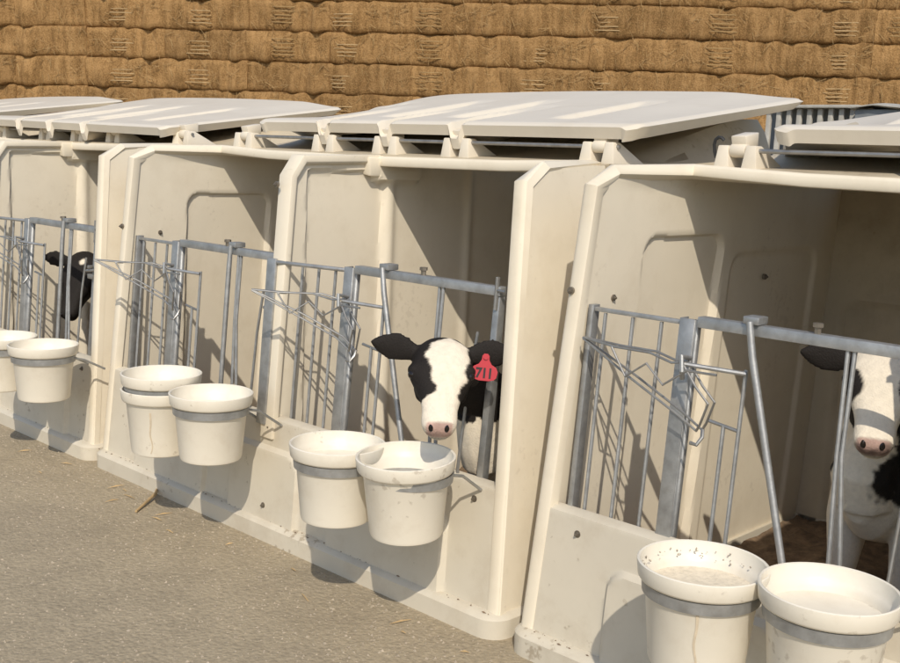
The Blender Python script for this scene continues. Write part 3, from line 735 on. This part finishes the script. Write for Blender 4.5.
# ------------------------------------------------------------------ straw stack behind
FH = V((-sy, cy, 0)); RH = V((cy, sy, 0)); TH = R(10.5)
HC = V((CP.x, CP.y, 0)) + FH*10.3
HD = RH*math.cos(TH) - FH*math.sin(TH); HN = -(FH*math.cos(TH) + RH*math.sin(TH))
BH, BL, BD = .281, .80, .42
def bale_mesh(seed, Lb):
    rn = random.Random(seed); o = V((rn.uniform(0,50), rn.uniform(0,50), seed*3.1))
    pk = [(rn.uniform(-.4,.4)*Lb, rn.uniform(.035,.08)) for _ in range(rn.choice((2, 3)))]
    def P(u, v):
        x = (u-.5)*Lb*1.03; z = v*BH*1.0
        ez = min(v, 1-v); ex = min(u, 1-u)*Lb/BH
        y = -.024*(1-(1-min(1, ez/.17))**2.0) - .006*(1-(1-min(1, ex/.10))**2.4)
        y -= .030*noise.noise(V((x*4.5, z*3, 0))+o) + .012*noise.noise(V((x*20, z*4, 4))+o)
        y -= .005*noise.noise(V((x*70, z*20, 8))+o)
        sag = 0
        for c, wd in pk: sag += .030*math.exp(-((x-c)/wd)**2)
        z += (-.012*noise.noise(V((x*5, 0, 9))+o) - sag*.35*(1-v))*(1-v) + .010*noise.noise(V((x*5, 4, 9))+o)*v
        y -= sag*1.25*(1-sstep(.35, .9, v))
        return V((x, y, z))
    return MB().slab(P, 64, 18, lambda u, v: V((0, BD, 0)))
def ties(seed):
    rn = random.Random(seed+100); mb = MB(); n = rn.choice((4, 5, 5))
    for i in range(n):
        z = .05+.036*i+rn.uniform(-.006,.006); l = rn.uniform(.085,.125); d = rn.uniform(-.015,.015); b = -.075+rn.uniform(-.012,.006)
        j = rn.uniform(-.003,.003); mb.tube([(-l+d, b+.022, z-j), (-l*.7+d, b+.002, z), (l*.7+d, b, z+j), (l+d, b+.022, z+j)], rn.uniform(.003,.0055), 5)
    return mb
def stalks(seed):
    rn = random.Random(seed+300); mb = MB()
    for i in range(48):
        x = rn.uniform(-.39, .39); z = rn.uniform(.02, .26); a = rn.gauss(1.57, .7) if rn.random() < .6 else rn.uniform(0, 3.14); l = rn.uniform(.018, .05); b = -.034-.018*math.sin(math.pi*z/.28)+rn.uniform(-.012, .004)
        c, d = math.cos(a)*l, math.sin(a)*l
        mb.tube([(x-c, b+rn.uniform(-.012,.012), z-d), (x+c, b-rn.uniform(.0,.018), z+d)], rn.uniform(.0012,.0024), 3)
    return mb
rn = random.Random(21)
Rw = Matrix((HD, -HN, V((0,0,1)))).transposed().to_4x4()
lens = [.80, .84, .76, .82, .78]
VAR = [(bale_mesh(i, lens[i % 5]).mesh('hay_bale', 'hay', smooth=60), lens[i % 5]) for i in range(10)]
STK = [stalks(i).mesh('loose_straws', 'oldstraw', smooth=0) for i in range(6)]
TIE = [ties(i).mesh('straw_ties', 'oldstraw' if i % 2 else 'straw', smooth=60) for i in range(5)]
cols = []; x = -1.36-.80*7
while x < 6.6:
    Lb = rn.choice(lens); cols.append((x+Lb/2, Lb)); x += Lb
for row in range(12):
    for ci, (xc, Lb) in enumerate(cols):
        me = rn.choice([v for v, l in VAR if l == Lb])
        o = bpy.data.objects.new('hay_bale', me); COL.objects.link(o)
        p = HC + HD*(xc + rn.uniform(-.012,.012)) + HN*rn.uniform(-.008, .014) + V((0,0,row*BH+.004))
        mm = Rw.copy(); mm.translation = p*S; o.matrix_world = mm
        tag(o, 'golden brown straw bale stacked in the tall wall behind the hutches', 'straw bale', 'straw bales in the stack')
        c = bpy.data.objects.new('loose_straws', rn.choice(STK)); COL.objects.link(c); c.parent = o; c['kind'] = 'stuff'
        rs = random.Random(ci*7+3)       # the bound ends come at the same place in every course
        for q in range(rs.choice((1, 1, 2))):
            xx = rs.uniform(-.36, .36)*Lb
            if (xc < -2.4 and rs.random() < .6) or rn.random() < .25: continue
            c = bpy.data.objects.new('straw_ties', TIE[(ci+q) % 5]); COL.objects.link(c); c.parent = o; c.location = V((xx, .004+rn.uniform(0,.012), .01+rn.uniform(-.01,.01)))*S

# ------------------------------------------------------------------ slatted crate and bin between the hutches and the stack
yc = 3.6
p0 = atY(764, 106, yc); p1 = atY(858, 108, yc)
t = thing('slatted_crate', (p0.x, yc, 0), 'grey slatted crate standing behind the hutches, above the nearest roof', 'crate')
Wc = p1.x-p0.x; Hc = p0.z
part('back_board', MB().box(0, Wc, .10, .12, .0, Hc-.01), 'greydark', t)
part('top_board', MB().box(-.01, Wc+.01, -.03, .14, Hc-.012, Hc+.004), 'grey', t, bevel=.003)
for i in range(9):
    x = Wc*(i+.3)/9
    part('slat', MB().box(x, x+Wc/9*.45, .0, .022, 0, Hc-.013), 'grey', t, bevel=.003)
q0 = atY(853, 103, yc-.1)
t = thing('feed_bin', (q0.x+.0, yc-.1, 0), 'grey sheet metal bin with a folded cover beside the slatted crate', 'bin')
part('bin_body', MB().box(.012, .7, .0, .45, 0, q0.z-.03), 'greydark', t, bevel=.01)
cv = MB().slab(lambda u, v: V((-.01+u*.75, -.03+v*.5, q0.z-.02+.02*noise.noise(V((u*5, v*3, 2)))+.012*math.sin(u*9))), 30, 12, (0,0,-.006))
part('cover', cv, 'grey', t)

# pale bent twig on the ground below the nested buckets
g0 = CP + ray(136, 513)*(-CP.z/ray(136, 513).z); g1 = CP + ray(158, 488)*(-CP.z/ray(158, 488).z)
tw = MB().tube([g0+V((0,0,.006)), g0.lerp(g1,.55)+V((.01,.02,.016)), g1+V((0,0,.010)), g1+V((.06,.0,.012))], [.004, .006, .005, .003], 7)
ow = part('twig', tw, 'straw'); tag(ow, 'pale bent twig lying on the ground below the nested buckets', 'twig')
